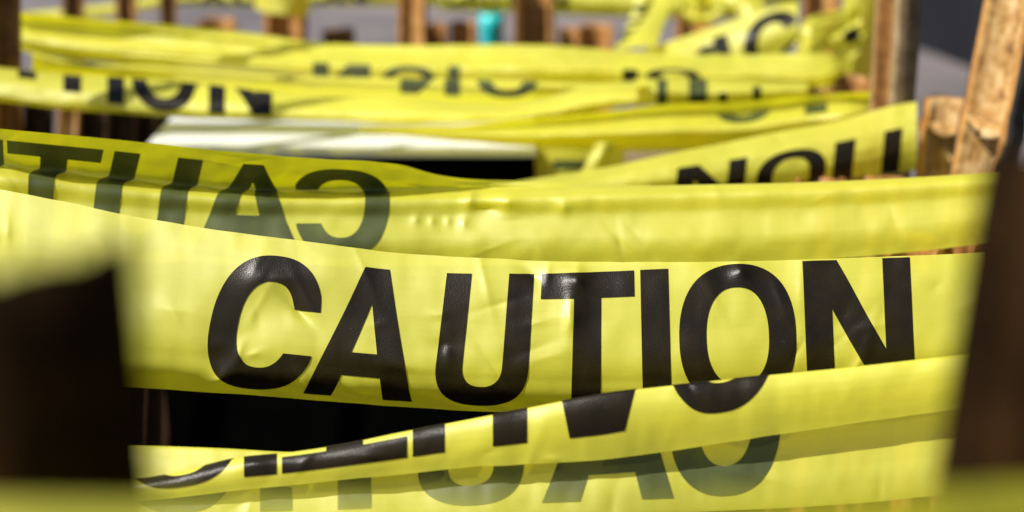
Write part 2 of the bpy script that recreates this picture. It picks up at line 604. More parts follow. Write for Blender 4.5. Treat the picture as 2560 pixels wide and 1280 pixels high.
            if kink:
                q = np.clip((vv - kink[0]) / kink[1], 0, 1)
                t = t + np.interp(x, [k[0] for k in kink[2]], [k[1] for k in kink[2]]) * q * q * (3 - 2 * q)
            ok = (vv > vmin) & (t > self.t0 + 2) & (t < self.t1 - 2) & (vv > self.v[0] + 0.004) & (vv < self.v[-1] - 0.004)
            F = F[ok[F].all(1)]
            if len(F) == 0:
                continue
            used = np.unique(F)
            remap = -np.ones(len(P), int)
            remap[used] = np.arange(len(used))
            t, vv = t[used], vv[used]
            n = self.normal(t, vv)
            p = self.on_film(t, vv)
            n = n * self.facing()
            VS.append(p + n * gap - org)
            FS.append(remap[F] + n0)
            n0 += len(used)
        if not VS:
            return None
        me = bpy.data.meshes.new(name)
        me.from_pydata(np.concatenate(VS).tolist(), [], np.concatenate(FS).tolist())
        return link(name, me, INK if side == 1 else INK_BACK, parent)

# ------------------------------------------------------------------ bamboo
def loft(rings, closed=True, cap=True):
    bm = bmesh.new()
    vs = [[bm.verts.new(p) for p in r] for r in rings]
    n = len(rings[0])
    for a, b in zip(vs, vs[1:]):
        for j in range(n if closed else n - 1):
            k = (j + 1) % n
            bm.faces.new((a[j], a[k], b[k], b[j]))
    if cap:
        bm.faces.new(vs[0][::-1])
        bm.faces.new(vs[-1])
    return bm

def done(bm, name, m, parent, smooth=True):
    me = bpy.data.meshes.new(name)
    bmesh.ops.recalc_face_normals(bm, faces=bm.faces)
    bm.to_mesh(me)
    bm.free()
    o = link(name, me, m, parent, smooth)
    return o

def stake(top, bottom, r, face, label, arcdeg=180, nodes=(0.35,), skin=None, inner=None, edge=None,
          group='split bamboo stakes of the fence', wall=0.24, seed=0, slant=0.0):
    """a split bamboo culm from bottom to top; face = direction in degrees its hollow side looks at (-90 = camera)"""
    rs = random.Random(seed)
    skin, inner, edge = skin or BAM_SKIN, inner or BAM_IN, edge or BAM_EDGE
    ax = top - bottom
    Lh = ax.length
    z = ax.normalized()
    f = Vector((math.cos(R(face)), math.sin(R(face)), 0))
    f = (f - z * f.dot(z)).normalized()
    s = f.cross(z)
    root = empty('bamboo_stake', bottom, label, 'bamboo stake', group)
    root.rotation_euler = Matrix((s, f, z)).transposed().to_euler()
    half = R(arcdeg) / 2
    nz, na = 70, 18
    nodes = [n * Lh for n in nodes]
    def rad(h, a):
        q = r
        for n in nodes:
            q += r * 0.13 * math.exp(-((h - n) / (r * 0.16)) ** 2) - r * 0.05 * math.exp(-((h - n - r * .4) / (r * 0.35)) ** 2)
        return q * (1 + 0.015 * math.sin(h * 60 + seed))
    # ends are never quite square
    def topz(a):
        return slant * r * math.sin(a) + 0.05 * r * math.sin(a * 5 + seed)
    hs = [Lh * k / nz for k in range(nz + 1)]
    def ring_pt(h, a, rr):
        hh = h + (topz(a) if h > Lh - 1e-6 else 0)
        return Vector((rr * math.sin(a), -rr * math.cos(a), hh))
    jag = [1 + 0.05 * rs.uniform(-1, 1) for _ in hs]
    angs = [-half + 2 * half * k / na for k in range(na + 1)]
    # outer skin: a thin shell
    rings = []
    for h in hs:
        rings.append([ring_pt(h, a, rad(h, a)) for a in angs] + [ring_pt(h, a, rad(h, a) * 0.95) for a in reversed(angs)])
    done(loft(rings), 'outer_skin', skin, root)
    # woody wall inside it
    rings = []
    for h, jg in zip(hs, jag):
        h2 = h - (0.0004 if h > Lh - 1e-6 else 0)
        e = half * (0.985 + 0.012 * jg)
        aa = [-e + 2 * e * k / na for k in range(na + 1)]
        def inn(h, a):
            q = rad(h, a) * (1 - wall)
            for n in nodes:
                q -= r * 0.10 * math.exp(-((h - n) / (r * 0.2)) ** 2)
            return q
        rings.append([ring_pt(h2, a, rad(h, a) * 0.945) for a in aa] + [ring_pt(h2, a, inn(h, a)) for a in reversed(aa)])
    w = done(loft(rings), 'culm_wall', [inner, edge], root)
    for p in w.data.polygons:
        c, nn = p.center, p.normal
        rr = math.hypot(c.x, c.y)
        if abs(nn.x * c.y - nn.y * c.x) / max(rr, 1e-6) > 0.55 or abs(nn.z) > 0.8:
            p.material_index = 1
            p.use_smooth = False
    # the septum at each node
    for n in nodes:
        rr = r * (1 - wall) * 1.0
        bm = bmesh.new()
        prof = [(-0.07, 1.0), (-0.03, 0.8), (0.0, 0.45)]
        up, dn = [], []
        K = 14
        ang2 = [-half * .97 + 2 * half * .97 * k / K for k in range(K + 1)]
        for q in (1.0, 0.7, 0.35, 0.02):
            dz = -0.16 * r * (1 - q * q)
            wob = lambda a: 0.05 * r * math.sin(a * 4 + seed)
            up.append([bm.verts.new((rr * q * math.sin(a), -rr * q * math.cos(a), n + r * .09 + dz + wob(a))) for a in ang2])
            dn.append([bm.verts.new((rr * q * math.sin(a), -rr * q * math.cos(a), n - r * .09 + dz + wob(a))) for a in ang2])
        for A, s_ in ((up, 1), (dn, -1)):
            for a, b in zip(A, A[1:]):
                for j in range(K):
                    bm.faces.new((a[j], a[j + 1], b[j + 1], b[j])[::s_])
        for j in range(K):
            bm.faces.new((up[0][j], dn[0][j], dn[0][j + 1], up[0][j + 1]))
            bm.faces.new((up[-1][j], up[-1][j + 1], dn[-1][j + 1], dn[-1][j]))
        for k in (0, K):
            for a in range(3):
                bm.faces.new((up[a][k], up[a + 1][k], dn[a + 1][k], dn[a][k]))
        done(bm, 'node_diaphragm', inner, root)
    return root

def stake_px(px_top, py_top, px_bot, py_bot, Y, width_px, face, label, down=None, node_py=None, **kw):
    """place a stake whose middle runs between two photo points, both Y metres ahead, then carry it on down to the soil"""
    a, b = V(px_top, py_top, Y), V(px_bot, py_bot, Y)
    d = (b - a).normalized()
    z_end = 0.0 if down is None else down
    b = a + d * ((z_end - a.z) / d.z)
    depth = Y * CP + (CAM_H - a.z) * SP
    if node_py:
        kw['nodes'] = [(float(at(1280, q, Y)[2]) - b.z) / (a.z - b.z) for q in node_py]
    r = width_px / 2 * depth / FPX
    return stake(a, b, r, face, label, **kw)

def box_mesh(name, x0, x1, y0, y1, z0, z1, m, parent=None, bevel=0.002):
    bm = bmesh.new()
    bmesh.ops.create_cube(bm, size=1)
    for v in bm.verts:
        v.co = Vector(((x1 - x0) * v.co.x, (y1 - y0) * v.co.y, (z1 - z0) * v.co.z))
    bmesh.ops.bevel(bm, geom=bm.edges[:], offset=bevel, segments=2, affect='EDGES')
    me = bpy.data.meshes.new(name)
    bm.to_mesh(me)
    bm.free()
    o = link(name, me, m, parent, smooth=False)
    o.location = ((x0 + x1) / 2, (y0 + y1) / 2, (z0 + z1) / 2)
    return o

#SETTING
# ================================================================== the setting
def sheet(name, corners, m, kind='structure'):
    me = bpy.data.meshes.new(name)
    me.from_pydata(corners, [], [(0, 1, 2, 3)])
    o = link(name, me, m, smooth=False)
    o['kind'] = kind
    return o

sheet('paving', [(-60, -60, 0), (60, -60, 0), (60, 120, 0), (-60, 120, 0)], PAVING)
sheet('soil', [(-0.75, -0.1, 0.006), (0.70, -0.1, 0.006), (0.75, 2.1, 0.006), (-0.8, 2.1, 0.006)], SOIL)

# dark wall at the upper right
wa, wb = at(2270, 112, 4.55), at(2560, 225, 3.72)
wa = np.array(V(2150, 66, 4.9)); 
def ground(px, py):
    b = (640 - py) / FPX
    a = (px - 1280) / FPX
    t = CAM_H / (SP - b * CP)
    return Vector((a * t, (CP + b * SP) * t, 0))
ga, gb = ground(2275, 112), ground(2450, 180)
d = (gb - ga).normalized()
pa, pb = ga - d * 0.35, gb + d * 4.0
nrm = Vector((-d.y, d.x, 0))
if nrm.y < 0:
    nrm = -nrm
bm = bmesh.new()
q = [pa, pb, pb + nrm * .5, pa + nrm * .5]
lo = [bm.verts.new((p.x, p.y, 0)) for p in q]
hi = [bm.verts.new((p.x, p.y, 1.9)) for p in q]
bm.faces.new(lo[::-1])
bm.faces.new(hi)
for i in range(4):
    j = (i + 1) % 4
    bm.faces.new((lo[i], lo[j], hi[j], hi[i]))
o = done(bm, 'dark_wall', GREYWALL, None, False)
tag(o, 'dark grey wall rising from the paving behind the right stakes', 'wall')

#OBJECTS
# ================================================================== things
# ---- white board box behind the tapes
ZB = float(at(1000, 381, 1.20)[2])
c0, c1 = at(345, 381, 1.20), at(1342, 381, 1.20)
bx = empty('box', (float((c0[0] + c1[0]) / 2), 1.30, 0.0), 'white topped box with a black front standing behind the tapes', 'box')
def lidbox(name, x0, x1, y0, y1, z0, z1, m, par):
    o = box_mesh(name, x0, x1, y0, y1, z0, z1, m, par, 0.0015)
    o.location = Vector(o.location) - Vector(par.location)
    return o
lidbox('box_lid', c0[0], c1[0], 1.20, 1.47, ZB - .005, ZB, WHITE, bx)
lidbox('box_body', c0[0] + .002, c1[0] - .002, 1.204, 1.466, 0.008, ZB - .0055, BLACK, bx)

# tan plank right of it
p0, p1 = at(1535, 372, 1.5), at(1830, 405, 1.5)
o = box_mesh('board', float(p0[0]), float(p1[0]), 1.5, 1.53, 0.008, float(p0[2]), TAN, None)
tag(o, 'tan board standing upright behind the right half of the tapes', 'board')

# teal pot far back
tp = V(1228, 32, 2.0)
pb_ = V(1228, 125, 2.0)
bm = loft([[Vector((rr * math.cos(2 * math.pi * k / 32), rr * math.sin(2 * math.pi * k / 32), zz)) for k in range(32)]
           for rr, zz in ((.0145, 0), (.015, .003), (.016, tp.z - .02), (.017, tp.z - .018), (.017, tp.z), (.0145, tp.z), (.0135, .02))])
t = done(bm, 'tube', TEAL, None)
t.location = (tp.x, 2.0, 0.0)
tag(t, 'turquoise plastic tube standing between the far stakes', 'tube')

# ---- bamboo stakes
# right hand pair, in good focus
stake_px(2548, -140, 2424, 480, 0.98, 205, -163, 'tall split stake at the right edge with a pale hollow and a node', node_py=(318, 700), seed=3, wall=0.24)
stake_px(2372, 258, 2350, 470, 1.06, 165, -118, 'short split stake left of the tall one at the right edge', node_py=(330, 640), seed=5, wall=0.28, arcdeg=125, inner=BAM_IN)
stake_px(2224, -160, 2197, 300, 1.10, 176, -177, 'tall stake with a grey skin at the end of the slanting tape', node_py=(600,), seed=8, wall=0.3, skin=BAM_GREY, inner=BAM_BROWN, edge=BAM_WEATHER)
# foreground pair
stake_px(10, 598, 98, 1280, 0.20, 660, 84, 'dark stake close to the lens in the lower left corner', nodes=(0.3,), skin=BAM_SHADE, inner=BAM_SHADE, edge=BAM_SHADE, seed=11, slant=0.1)
stake_px(2758, 365, 2582, 1280, 0.245, 600, 95, 'dark stake close to the lens at the right edge', nodes=(0.3,), skin=BAM_SHADE, inner=BAM_SHADE, edge=BAM_SHADE, seed=12)
# far row, upright, plus unseen stakes added at left for their shadows
far = [
    (4, -700, 22, 200, 1.2, 70, -60, 'dark brown stake at the upper left corner', BAM_BROWN),
    (-70, -700, -40, 200, 1.06, 60, -40, 'unseen stake added just left of the upper left corner stake for its shadow', BAM_BROWN),  # out of view, added to cast a stripe on the box lid
    (-190, -700, -160, 200, 1.10, 70, -40, 'unseen stake added outside the left edge to throw a shadow across the white box', BAM_BROWN),  # added shadow caster for the lid, never in view
    (-150, -700, -120, 200, 0.97, 60, -40, 'nearer unseen stake added outside the left edge to shade the white box', BAM_BROWN),  # unseen, put in for one more shadow stripe on the lid
    (182, -60, 184, 60, 1.85, 56, -80, 'narrow dark stake second from the upper left corner', BAM_BROWN),
    (312, -60, 315, 70, 1.85, 56, -100, 'brown stake third from the upper left corner', BAM_BROWN),
    (418, -60, 422, 70, 1.95, 42, -80, 'thin dark stake fourth from the upper left corner', BAM_BROWN),
    (708, -60, 710, 140, 1.80, 116, -110, 'brown stake wrapped in yellow tape at its top', None),
    (1026, -60, 1026, 150, 1.75, 84, -125, 'tall orange brown stake in the middle of the far row', None),
    (1338, -60, 1338, 150, 1.75, 108, -70, 'tall stake right of the turquoise tube', None),
    (2055, -60, 2050, 150, 1.60, 90, -100, 'pale stake behind the tape knot at the upper right', None),
    (2150, -60, 2145, 260, 1.50, 80, -100, 'stake wrapped in olive tape behind the tape ends', None),
]
for i, (a, b, c, e, Y, w, fc, lab, sk) in enumerate(far):
    stake_px(a, b, c, e, Y, w, fc, lab, nodes=(0.4,), skin=sk or BAM_BROWN, inner=BAM_BROWN if sk else BAM_ORANGE, seed=20 + i)
short = [
    (540, 52, 1.95, 100, -90, 'low maroon brown stake top above the left tapes'),
    (835, 76, 1.85, 60, -90, 'low brown stake beside the tape wrapped stake'),
    (868, 72, 1.84, 36, -120, 'thin low orange stake beside the tape wrapped stake'),
    (1092, 62, 1.80, 60, -60, 'low dark stake right of the tall middle stake'),
    (1155, 58, 1.76, 72, -120, 'low orange stake left of the turquoise tube'),
    (1425, 72, 1.85, 56, -75, 'low pale stake right of the tall far stake'),
    (1490, 66, 1.85, 90, -110, 'low brown stake left of the hanging tape'),
    (1735, 40, 1.75, 90, -110, 'low orange stake behind the slanting letter C tape'),
    (2132, 196, 1.30, 88, -95, 'low orange stake beside the grey skinned stake'),
    (2040, 453, 1.02, 110, -90, 'low stake under the slanting tape at the right'),
    (2150, 449, 1.03, 105, -80, 'low stake under the right end of the slanting tape'),
    (2235, 451, 1.00, 80, -100, 'low stake at the foot of the grey skinned stake'),
    (2290, 600, 0.83, 150, -90, 'low stake showing between the two nearest tapes at right'),
    (2400, 598, 0.83, 120, -110, 'low stake behind the right foreground stake'),
]
for i, (x, y, Y, w, fc, lab) in enumerate(short):
    stake_px(x, y, x + (1280 - x) * 0.012, y + 100, Y, w, fc, lab, nodes=(0.5,), skin=BAM_BROWN, inner=BAM_ORANGE, seed=50 + i)
# palisade behind the left tapes
pal = [(20, 'leftmost'), (100, 'second'), (172, 'pale third'), (240, 'fourth'), (310, 'fifth'), (372, 'sixth'), (425, 'seventh')]
for i, (x, nm) in enumerate(pal):
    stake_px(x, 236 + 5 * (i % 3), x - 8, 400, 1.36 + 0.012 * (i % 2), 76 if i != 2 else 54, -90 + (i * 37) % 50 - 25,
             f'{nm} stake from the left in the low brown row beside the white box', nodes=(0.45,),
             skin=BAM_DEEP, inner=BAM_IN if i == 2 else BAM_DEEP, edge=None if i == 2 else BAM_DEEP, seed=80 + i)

# ---- tapes, nearest first
TP = Tape
# frontmost, out of focus along the bottom
TP([(0, [(-700, 1225, .26), (-100, 1258, .172), (200, 1266, .165), (350, 1270, .163), (900, 1266, .154), (1500, 1266, .150), (1800, 1252, .158), (2100, 1236, .176), (2350, 1218, .196), (2560, 1200, .210), (3000, 1165, .26)]),
    (1, [(-700, 2500, .26), (-100, 2500, .172), (200, 2500, .165), (350, 2500, .163), (900, 2500, .156), (1500, 2500, .156), (1800, 2500, .168), (2100, 2500, .190), (2350, 2500, .210), (2560, 2500, .226), (3000, 2500, .28)])],
   ncr=0.4, wr=.0004,
   seed=3).build('blurred tape passing in front of both foreground stakes along the bottom')

# folded tape with upside down letters
fold = [(-200, 1205), (200, 1200), (370, 1195), (480, 1172), (590, 1146), (700, 1134), (850, 1112), (1000, 1081), (1150, 1053), (1300, 1024), (1500, 986), (1700, 962), (1935, 937), (2100, 921), (2420, 885), (2800, 845)]
low = [(-200, 1262), (200, 1258), (370, 1250), (480, 1240), (590, 1226), (700, 1216), (850, 1200), (1000, 1187), (1150, 1170), (1300, 1162), (1500, 1150), (1700, 1124), (1935, 1088), (2100, 1064), (2420, 1018), (2800, 960)]
def rail(pts, Y, dy=0.0):
    return [(x, y + dy, (Y(x) if callable(Y) else Y)) for x, y in pts]
Y1 = lambda x: 0.575 + 0.006 * math.sin((x - 300) / 700.0) + 0.012 * max(0, (x - 1500) / 900.0)
def mixr(a, b, f):
    return [(x, y * (1 - f) + y2 * f) for (x, y), (_, y2) in zip(a, b)]
TP([(0.0, rail(mixr(fold, low, .88), lambda x: Y1(x) + .0065)),
    (0.55, rail(mixr(fold, low, .12), lambda x: Y1(x) + .0060)),
    (0.66, rail(fold, lambda x: Y1(x) + .0035)),
    (0.72, rail(mixr(fold, low, .16), lambda x: Y1(x) + .0002)),
    (0.84, rail(mixr(fold, low, .54), lambda x: Y1(x) - .0026)),
    (1.0, rail(low, lambda x: Y1(x) - .0026))], wr=.0006, seed=11).build(
    'narrow folded tape crossing the lower part with upside down black letters', nu=420, nv=80,
    words=[dict(knots=[(0, 1945), (.84, 1668), (.79, 1660), (1.115, 1560), (1.315, 1420), (1.745, 1318), (1.945, 1232), (2.245, 1112), (2.445, 1032), (2.5, 1018), (3.235, 705), (3.285, 692), (3.49, 610), (3.58, 592), (4.45, 330)][:1] + [(.815, 1668), (1.115, 1562), (1.315, 1424), (1.745, 1318), (1.945, 1232), (2.245, 1112), (2.445, 1032), (2.5, 1018), (3.235, 705), (3.285, 692), (3.49, 610), (3.58, 592), (4.45, 330)],
                v=(((0, .825), (.8, .835), (1.2, .865), (5.4, .863)), 0.03), vmin=.60, split=True)])

# mirrored tape behind it
top2 = [(-300, 1105), (350, 1113), (550, 1120), (750, 1130), (1000, 1124), (1300, 1085), (1600, 1045), (1900, 1010), (2200, 975), (2500, 935), (2800, 900)]
bot2 = [(-300, 1330), (350, 1312), (550, 1308), (750, 1300), (1000, 1292), (1300, 1288), (1600, 1282), (1900, 1272), (2200, 1252), (2500, 1220), (2800, 1185)]
Y2 = lambda x: Y1(x) + .0100
TP([(0.0, rail(mixr(top2, bot2, .5), lambda x: Y2(x) + .018)), (0.46, rail(mixr(top2, bot2, .04), lambda x: Y2(x) + .012)), (0.50, rail(top2, lambda x: Y2(x) + .008)), (0.56, rail(mixr(top2, bot2, .12), lambda x: Y2(x) + .0035)),
    (0.74, rail(mixr(top2, bot2, .5), lambda x: Y2(x) - .005)), (1.0, rail(bot2, lambda x: Y2(x) - .016))], wr=.0007, seed=21).build(
    'lowest tape seen from its back with mirrored grey green letters', nu=420, nv=80,
    words=[dict(knots=[(0.015, 1955), (.825, 1672), (1.215, 1535), (1.745, 1310), (2.445, 1045), (2.5, 1030), (2.87, 885), (3.235, 745), (3.285, 730), (3.49, 645), (3.58, 625), (4.45, 300)], v=(0.10, 0.925), side=-1, letters='CAUT', vmin=.52),
           dict(knots=[(3.285, 730), (3.49, 650), (3.58, 590), (4.45, 300)], v=(0.10, 0.925), side=-1, letters='IO', vmin=.74)])

# the main CAUTION tape
topm = [(-400, 415), (0, 474), (150, 502), (300, 534), (450, 560), (600, 583), (780, 605), (900, 622), (1000, 633), (1200, 645), (1500, 655), (1700, 655), (2000, 650), (2250, 640), (2470, 631), (2900, 610)]
botm = [(-400, 950), (0, 948), (150, 955), (300, 966), (450, 976), (600, 986), (780, 1000), (900, 1010), (1000, 1017), (1200, 1029), (1500, 1035), (1700, 1032), (2000, 1018), (2250, 1000), (2470, 985), (2900, 950)]
def mixr(a, b, f):
    return [(x, y * (1 - f) + y2 * f) for (x, y), (_, y2) in zip(a, b)]
Ym = lambda x: 0.662 + 0.005 * max(0, (750 - x) / 750) + 0.008 * max(0, (x - 1700) / 800)
TP([(0, rail(topm, lambda x: Ym(x) + .021)), (0.12, rail(mixr(topm, botm, .12), lambda x: Ym(x) + .0135)), (0.40, rail(mixr(topm, botm, .42), lambda x: Ym(x) + .001)),
    (0.74, rail(mixr(topm, botm, .77), lambda x: Ym(x) - .008)), (0.87, rail(mixr(topm, botm, .90), lambda x: Ym(x) - .006)),
    (1, rail(botm, lambda x: Ym(x) + .010))], wr=.0010, fx=210, fy=1.6, seed=31,
   dents=[(548, .90, 60, 22, -.006, -20), (745, .42, 70, 20, .004, 40), (780, .95, 60, 18, -.005, 60), (1440, .12, 40, 30, -.004, 15), (1430, .38, 34, 60, -.004, 0),
          (1850, .07, 34, 50, -.004, 70), (1330, .1, 40, 20, .003, 30), (610, .6, 60, 90, .004, 20), (1000, .7, 120, 40, -.003, 10), (700, .25, 120, 40, -.004, -10), (1110, .55, 50, 30, .003, 0),
          (2110, .35, 40, 60, .002, 30), (900, .9, 70, 25, -.003, 40), (1446, .10, 15, 45, -.0022, 0), (1424, .32, 13, 55, -.002, 5), (1368, .09, 12, 40, -.0014, 8), (1852, .06, 14, 45, -.0022, -15), (598, .72, 17, 70, -.0018, 18), (560, .86, 16, 40, -.002, 30), (760, .33, 14, 60, -.0016, -30), (640, .2, 18, 60, -.0014, 25), (1120, .6, 15, 45, -.0012, 0), (1950, .25, 14, 70, -.001, -20), (2170, .55, 14, 60, -.001, 20)]).build(
    'main tape in sharp focus reading CAUTION in big black letters', nu=620, nv=150,
    words=[dict(knots=[(0.0, 522), (.825, 795), (.79, 788), (1.64, 1052), (1.745, 1097), (2.445, 1325), (2.5, 1346), (3.235, 1588), (3.285, 1604), (3.49, 1675), (3.575, 1698), (4.455, 1990), (4.51, 2013), (5.345, 2282)],
                v=(((0, .115), (1.5, .115), (2.0, .105), (2.9, .07), (3.4, .05), (4.0, .02), (4.5, .012), (5.4, .012)), 0.945), shear=((0, 75), (.8, 60), (1.6, 45), (2.4, 22), (2.9, 4), (3.3, -8), (4.0, -14), (5.3, -16)))])

# mirrored tape behind the main one
top3 = [(-400, 285), (0, 322), (200, 340), (400, 360), (600, 381), (800, 397), (950, 405), (1010, 413), (1080, 434), (1160, 446), (1300, 452), (1500, 460), (1750, 470), (2000, 474), (2300, 464), (2490, 454), (2800, 436)]
cr3 = [(-400, 390), (0, 418), (200, 440), (400, 462), (600, 478), (800, 481), (950, 481), (1010, 480), (1080, 479), (1160, 478), (1300, 475), (1500, 469), (1750, 462), (2000, 456), (2300, 442), (2490, 430), (2800, 411)]
bot3 = [(-400, 620), (0, 640), (200, 650), (400, 655), (600, 660), (800, 663), (950, 664), (1010, 664), (1080, 664), (1160, 664), (1300, 664), (1500, 664), (1750, 662), (2000, 652), (2300, 628), (2490, 606), (2800, 580)]
Y3 = lambda x: 0.735 + 0.045 * min(1, max(0, x / 1100.0)) + 0.008 * max(0, (x - 1500) / 900.0)
ln3 = lambda x: min(1, max(0, (x - 900) / 500.0))
TP([(0, rail(top3, lambda x: Y3(x) - .004 + .026 * ln3(x))), (0.22, rail(mixr(top3, cr3, .5), lambda x: Y3(x) + .006 + .012 * ln3(x))), (0.44, rail(mixr(top3, cr3, .97), lambda x: Y3(x) + .012)), (0.48, rail(mixr(cr3, bot3, .02), lambda x: Y3(x) + .009)),
    (0.53, rail(mixr(cr3, bot3, .10), lambda x: Y3(x) + .002)), (0.64, rail(mixr(cr3, bot3, .34), lambda x: Y3(x) - .001)), (0.8, rail(mixr(cr3, bot3, .66), lambda x: Y3(x) - .010)), (1, rail(bot3, lambda x: Y3(x) - .012))],
   wr=.0012, fx=190, seed=41, dents=[(1175, .52, 20, 50, -.004, 10), (1270, .56, 40, 40, -.005, 50), (1220, .60, 70, 16, .004, 0), (1040, .66, 16, 20, -.002, 0), (1080, .67, 14, 20, -.002, 0), (1120, .67, 14, 20, -.002, 0), (1160, .68, 14, 20, -.002, 0), (1410, .6, 30, 30, -.003, 20)]).build(
    'tape behind the main one seen from its back with mirrored letters at left', nu=620, nv=150,
    words=[dict(knots=[(0.015, 968), (.825, 742), (.80, 738), (1.64, 508), (1.745, 488), (2.445, 266), (2.5, 240), (3.235, 22), (3.285, 12), (3.49, -52), (4.4, -330)], v=(0.12, 0.93), side=-1,
                shear=((0, 12), (1, -6), (1.7, 40), (2.4, 45), (3.2, -10), (4, 0)), kink=(.40, .12, ((0, 6), (.8, 2), (.9, -8), (1.6, -14), (1.8, -22), (3.3, -30))))])

# slanting tape at the right with upside down letters
t4 = [(1200, 470), (1340, 446), (1500, 420), (1700, 379), (1900, 339), (2100, 300), (2268, 257), (2292, 254)]
b4 = [(1200, 520), (1340, 515), (1500, 505), (1700, 492), (1900, 476), (2100, 452), (2268, 428), (2292, 424)]
Y4 = lambda x: 0.98 + 0.066 * min(1, max(0, (x - 1200) / 1060.0))
TP([(0, rail(t4, lambda x: Y4(x) + .020)), (0.3, rail(mixr(t4, b4, .3), lambda x: Y4(x) + .003)), (0.7, rail(mixr(t4, b4, .7), lambda x: Y4(x) - .004)), (1, rail(b4, lambda x: Y4(x) + .002))], wr=.0012, seed=51).build(
    'slanting tape rising to the grey skinned stake with upside down letters',
    words=[dict(knots=[(5.345, 1688), (4.51, 1862), (4.455, 1890), (3.575, 2064), (3.49, 2082), (3.285, 2132), (2.9, 2222), (2.5, 2300)], v=(1.22, 0.36), shear=((0, -16), (5.4, -12)), split=True)])

# long tape lying under it, ending at the grey skinned stake
t5 = [(900, 318), (1150, 312), (1340, 296), (1500, 280), (1660, 262), (1870, 253), (2012, 237), (2172, 229), (2215, 226)]
b5 = [(900, 330), (1150, 352), (1340, 368), (1500, 374), (1660, 378), (1870, 372), (2012, 350), (2172, 318), (2215, 312)]
Y5 = lambda x: 1.16 - 0.02 * math.sin((x - 900) / 1200.0 * 3.1) + (0.03 if x > 2180 else 0)
TP([(0, rail(t5, lambda x: Y5(x) + .004)), (0.18, rail(mixr(t5, b5, .22), lambda x: Y5(x) + .012)), (0.3, rail(mixr(t5, b5, .33), lambda x: Y5(x) + .004)), (0.6, rail(mixr(t5, b5, .60), lambda x: Y5(x) - .014)), (0.68, rail(mixr(t5, b5, .69), lambda x: Y5(x) - .012)), (1, rail(b5, lambda x: Y5(x) + .012))], wr=.0015, seed=61).build(
    'long tape sagging above the white box and ending at the grey skinned stake',
    words=[dict(knots=[(4.455, 1782), (3.575, 1935), (3.49, 2012), (3.285, 2068)], v=(-0.55, 0.44), side=-1, letters='IO', vmin=.2),
           dict(knots=[(3.285, 1772), (3.49, 1818)], v=(.86, 1.1), side=1, letters='I')])

# left tape with half letters, twisting to the right
t6 = [(-400, 140), (0, 169), (150, 184), (300, 194), (500, 208), (680, 230), (800, 242), (1011, 244), (1116, 256), (1257, 260), (1362, 244), (1468, 216), (1538, 205), (1595, 204)]
b6 = [(-400, 230), (0, 254), (150, 272), (300, 284), (500, 296), (680, 300), (800, 303), (1011, 309), (1116, 309), (1257, 303), (1362, 292), (1468, 279), (1538, 268), (1595, 260)]
Y6 = lambda x: 1.17 + .02 * max(0, (x - 1200) / 400)
TP([(0, rail(t6, lambda x: Y6(x) + .022)), (0.25, rail(mixr(t6, b6, .2), lambda x: Y6(x) + .010)), (0.6, rail(mixr(t6, b6, .6), lambda x: Y6(x) - .006)), (0.88, rail(mixr(t6, b6, .93), lambda x: Y6(x) - .008)), (1, rail(b6, lambda x: Y6(x) + .002))], wr=.0014, seed=71).build(
    'far left tape with lower halves of black letters dipping toward the white box',
    words=[dict(knots=[(2.5, 30), (2.78, 45), (3.0, 88), (3.235, 130), (3.285, 270), (3.49, 310), (3.575, 328), (4.455, 492), (4.51, 522), (5.345, 680)], v=(-0.95, 0.80), shear=((0, 0), (5, 0)), letters='ON'),
           dict(knots=[(3.285, 268), (3.49, 311)], v=(-0.95, 0.72), letters='I'),
           dict(knots=[(3.285, 158), (3.49, 203)], v=(-0.95, 0.52), letters='I'),
           dict(knots=[(3.285, 45), (3.49, 90)], v=(-0.95, 0.30), letters='I')])

# gold tape between
t7 = [(80, 128), (150, 146), (400, 165), (700, 188), (1000, 197), (1300, 203), (1500, 207), (1620, 208)]
b7 = [(80, 182), (150, 190), (400, 212), (700, 240), (1000, 262), (1300, 278), (1500, 262), (1620, 245)]
TP([(0, rail(t7, 1.240)), (0.2, rail(mixr(t7, b7, .2), 1.232)), (0.4, rail(mixr(t7, b7, .4), 1.244)), (1, rail(b7, 1.285))], wr=.0016, seed=81).build(
    'gold looking tape squeezed between two longer tapes in the upper left',
    words=[dict(knots=[(5.345, 1000), (4.51, 1150), (4.455, 1190), (3.575, 1345), (3.49, 1370), (3.285, 1410), (2.5, 1560)], v=(-.9, 0.55), side=-1, letters='ON')])

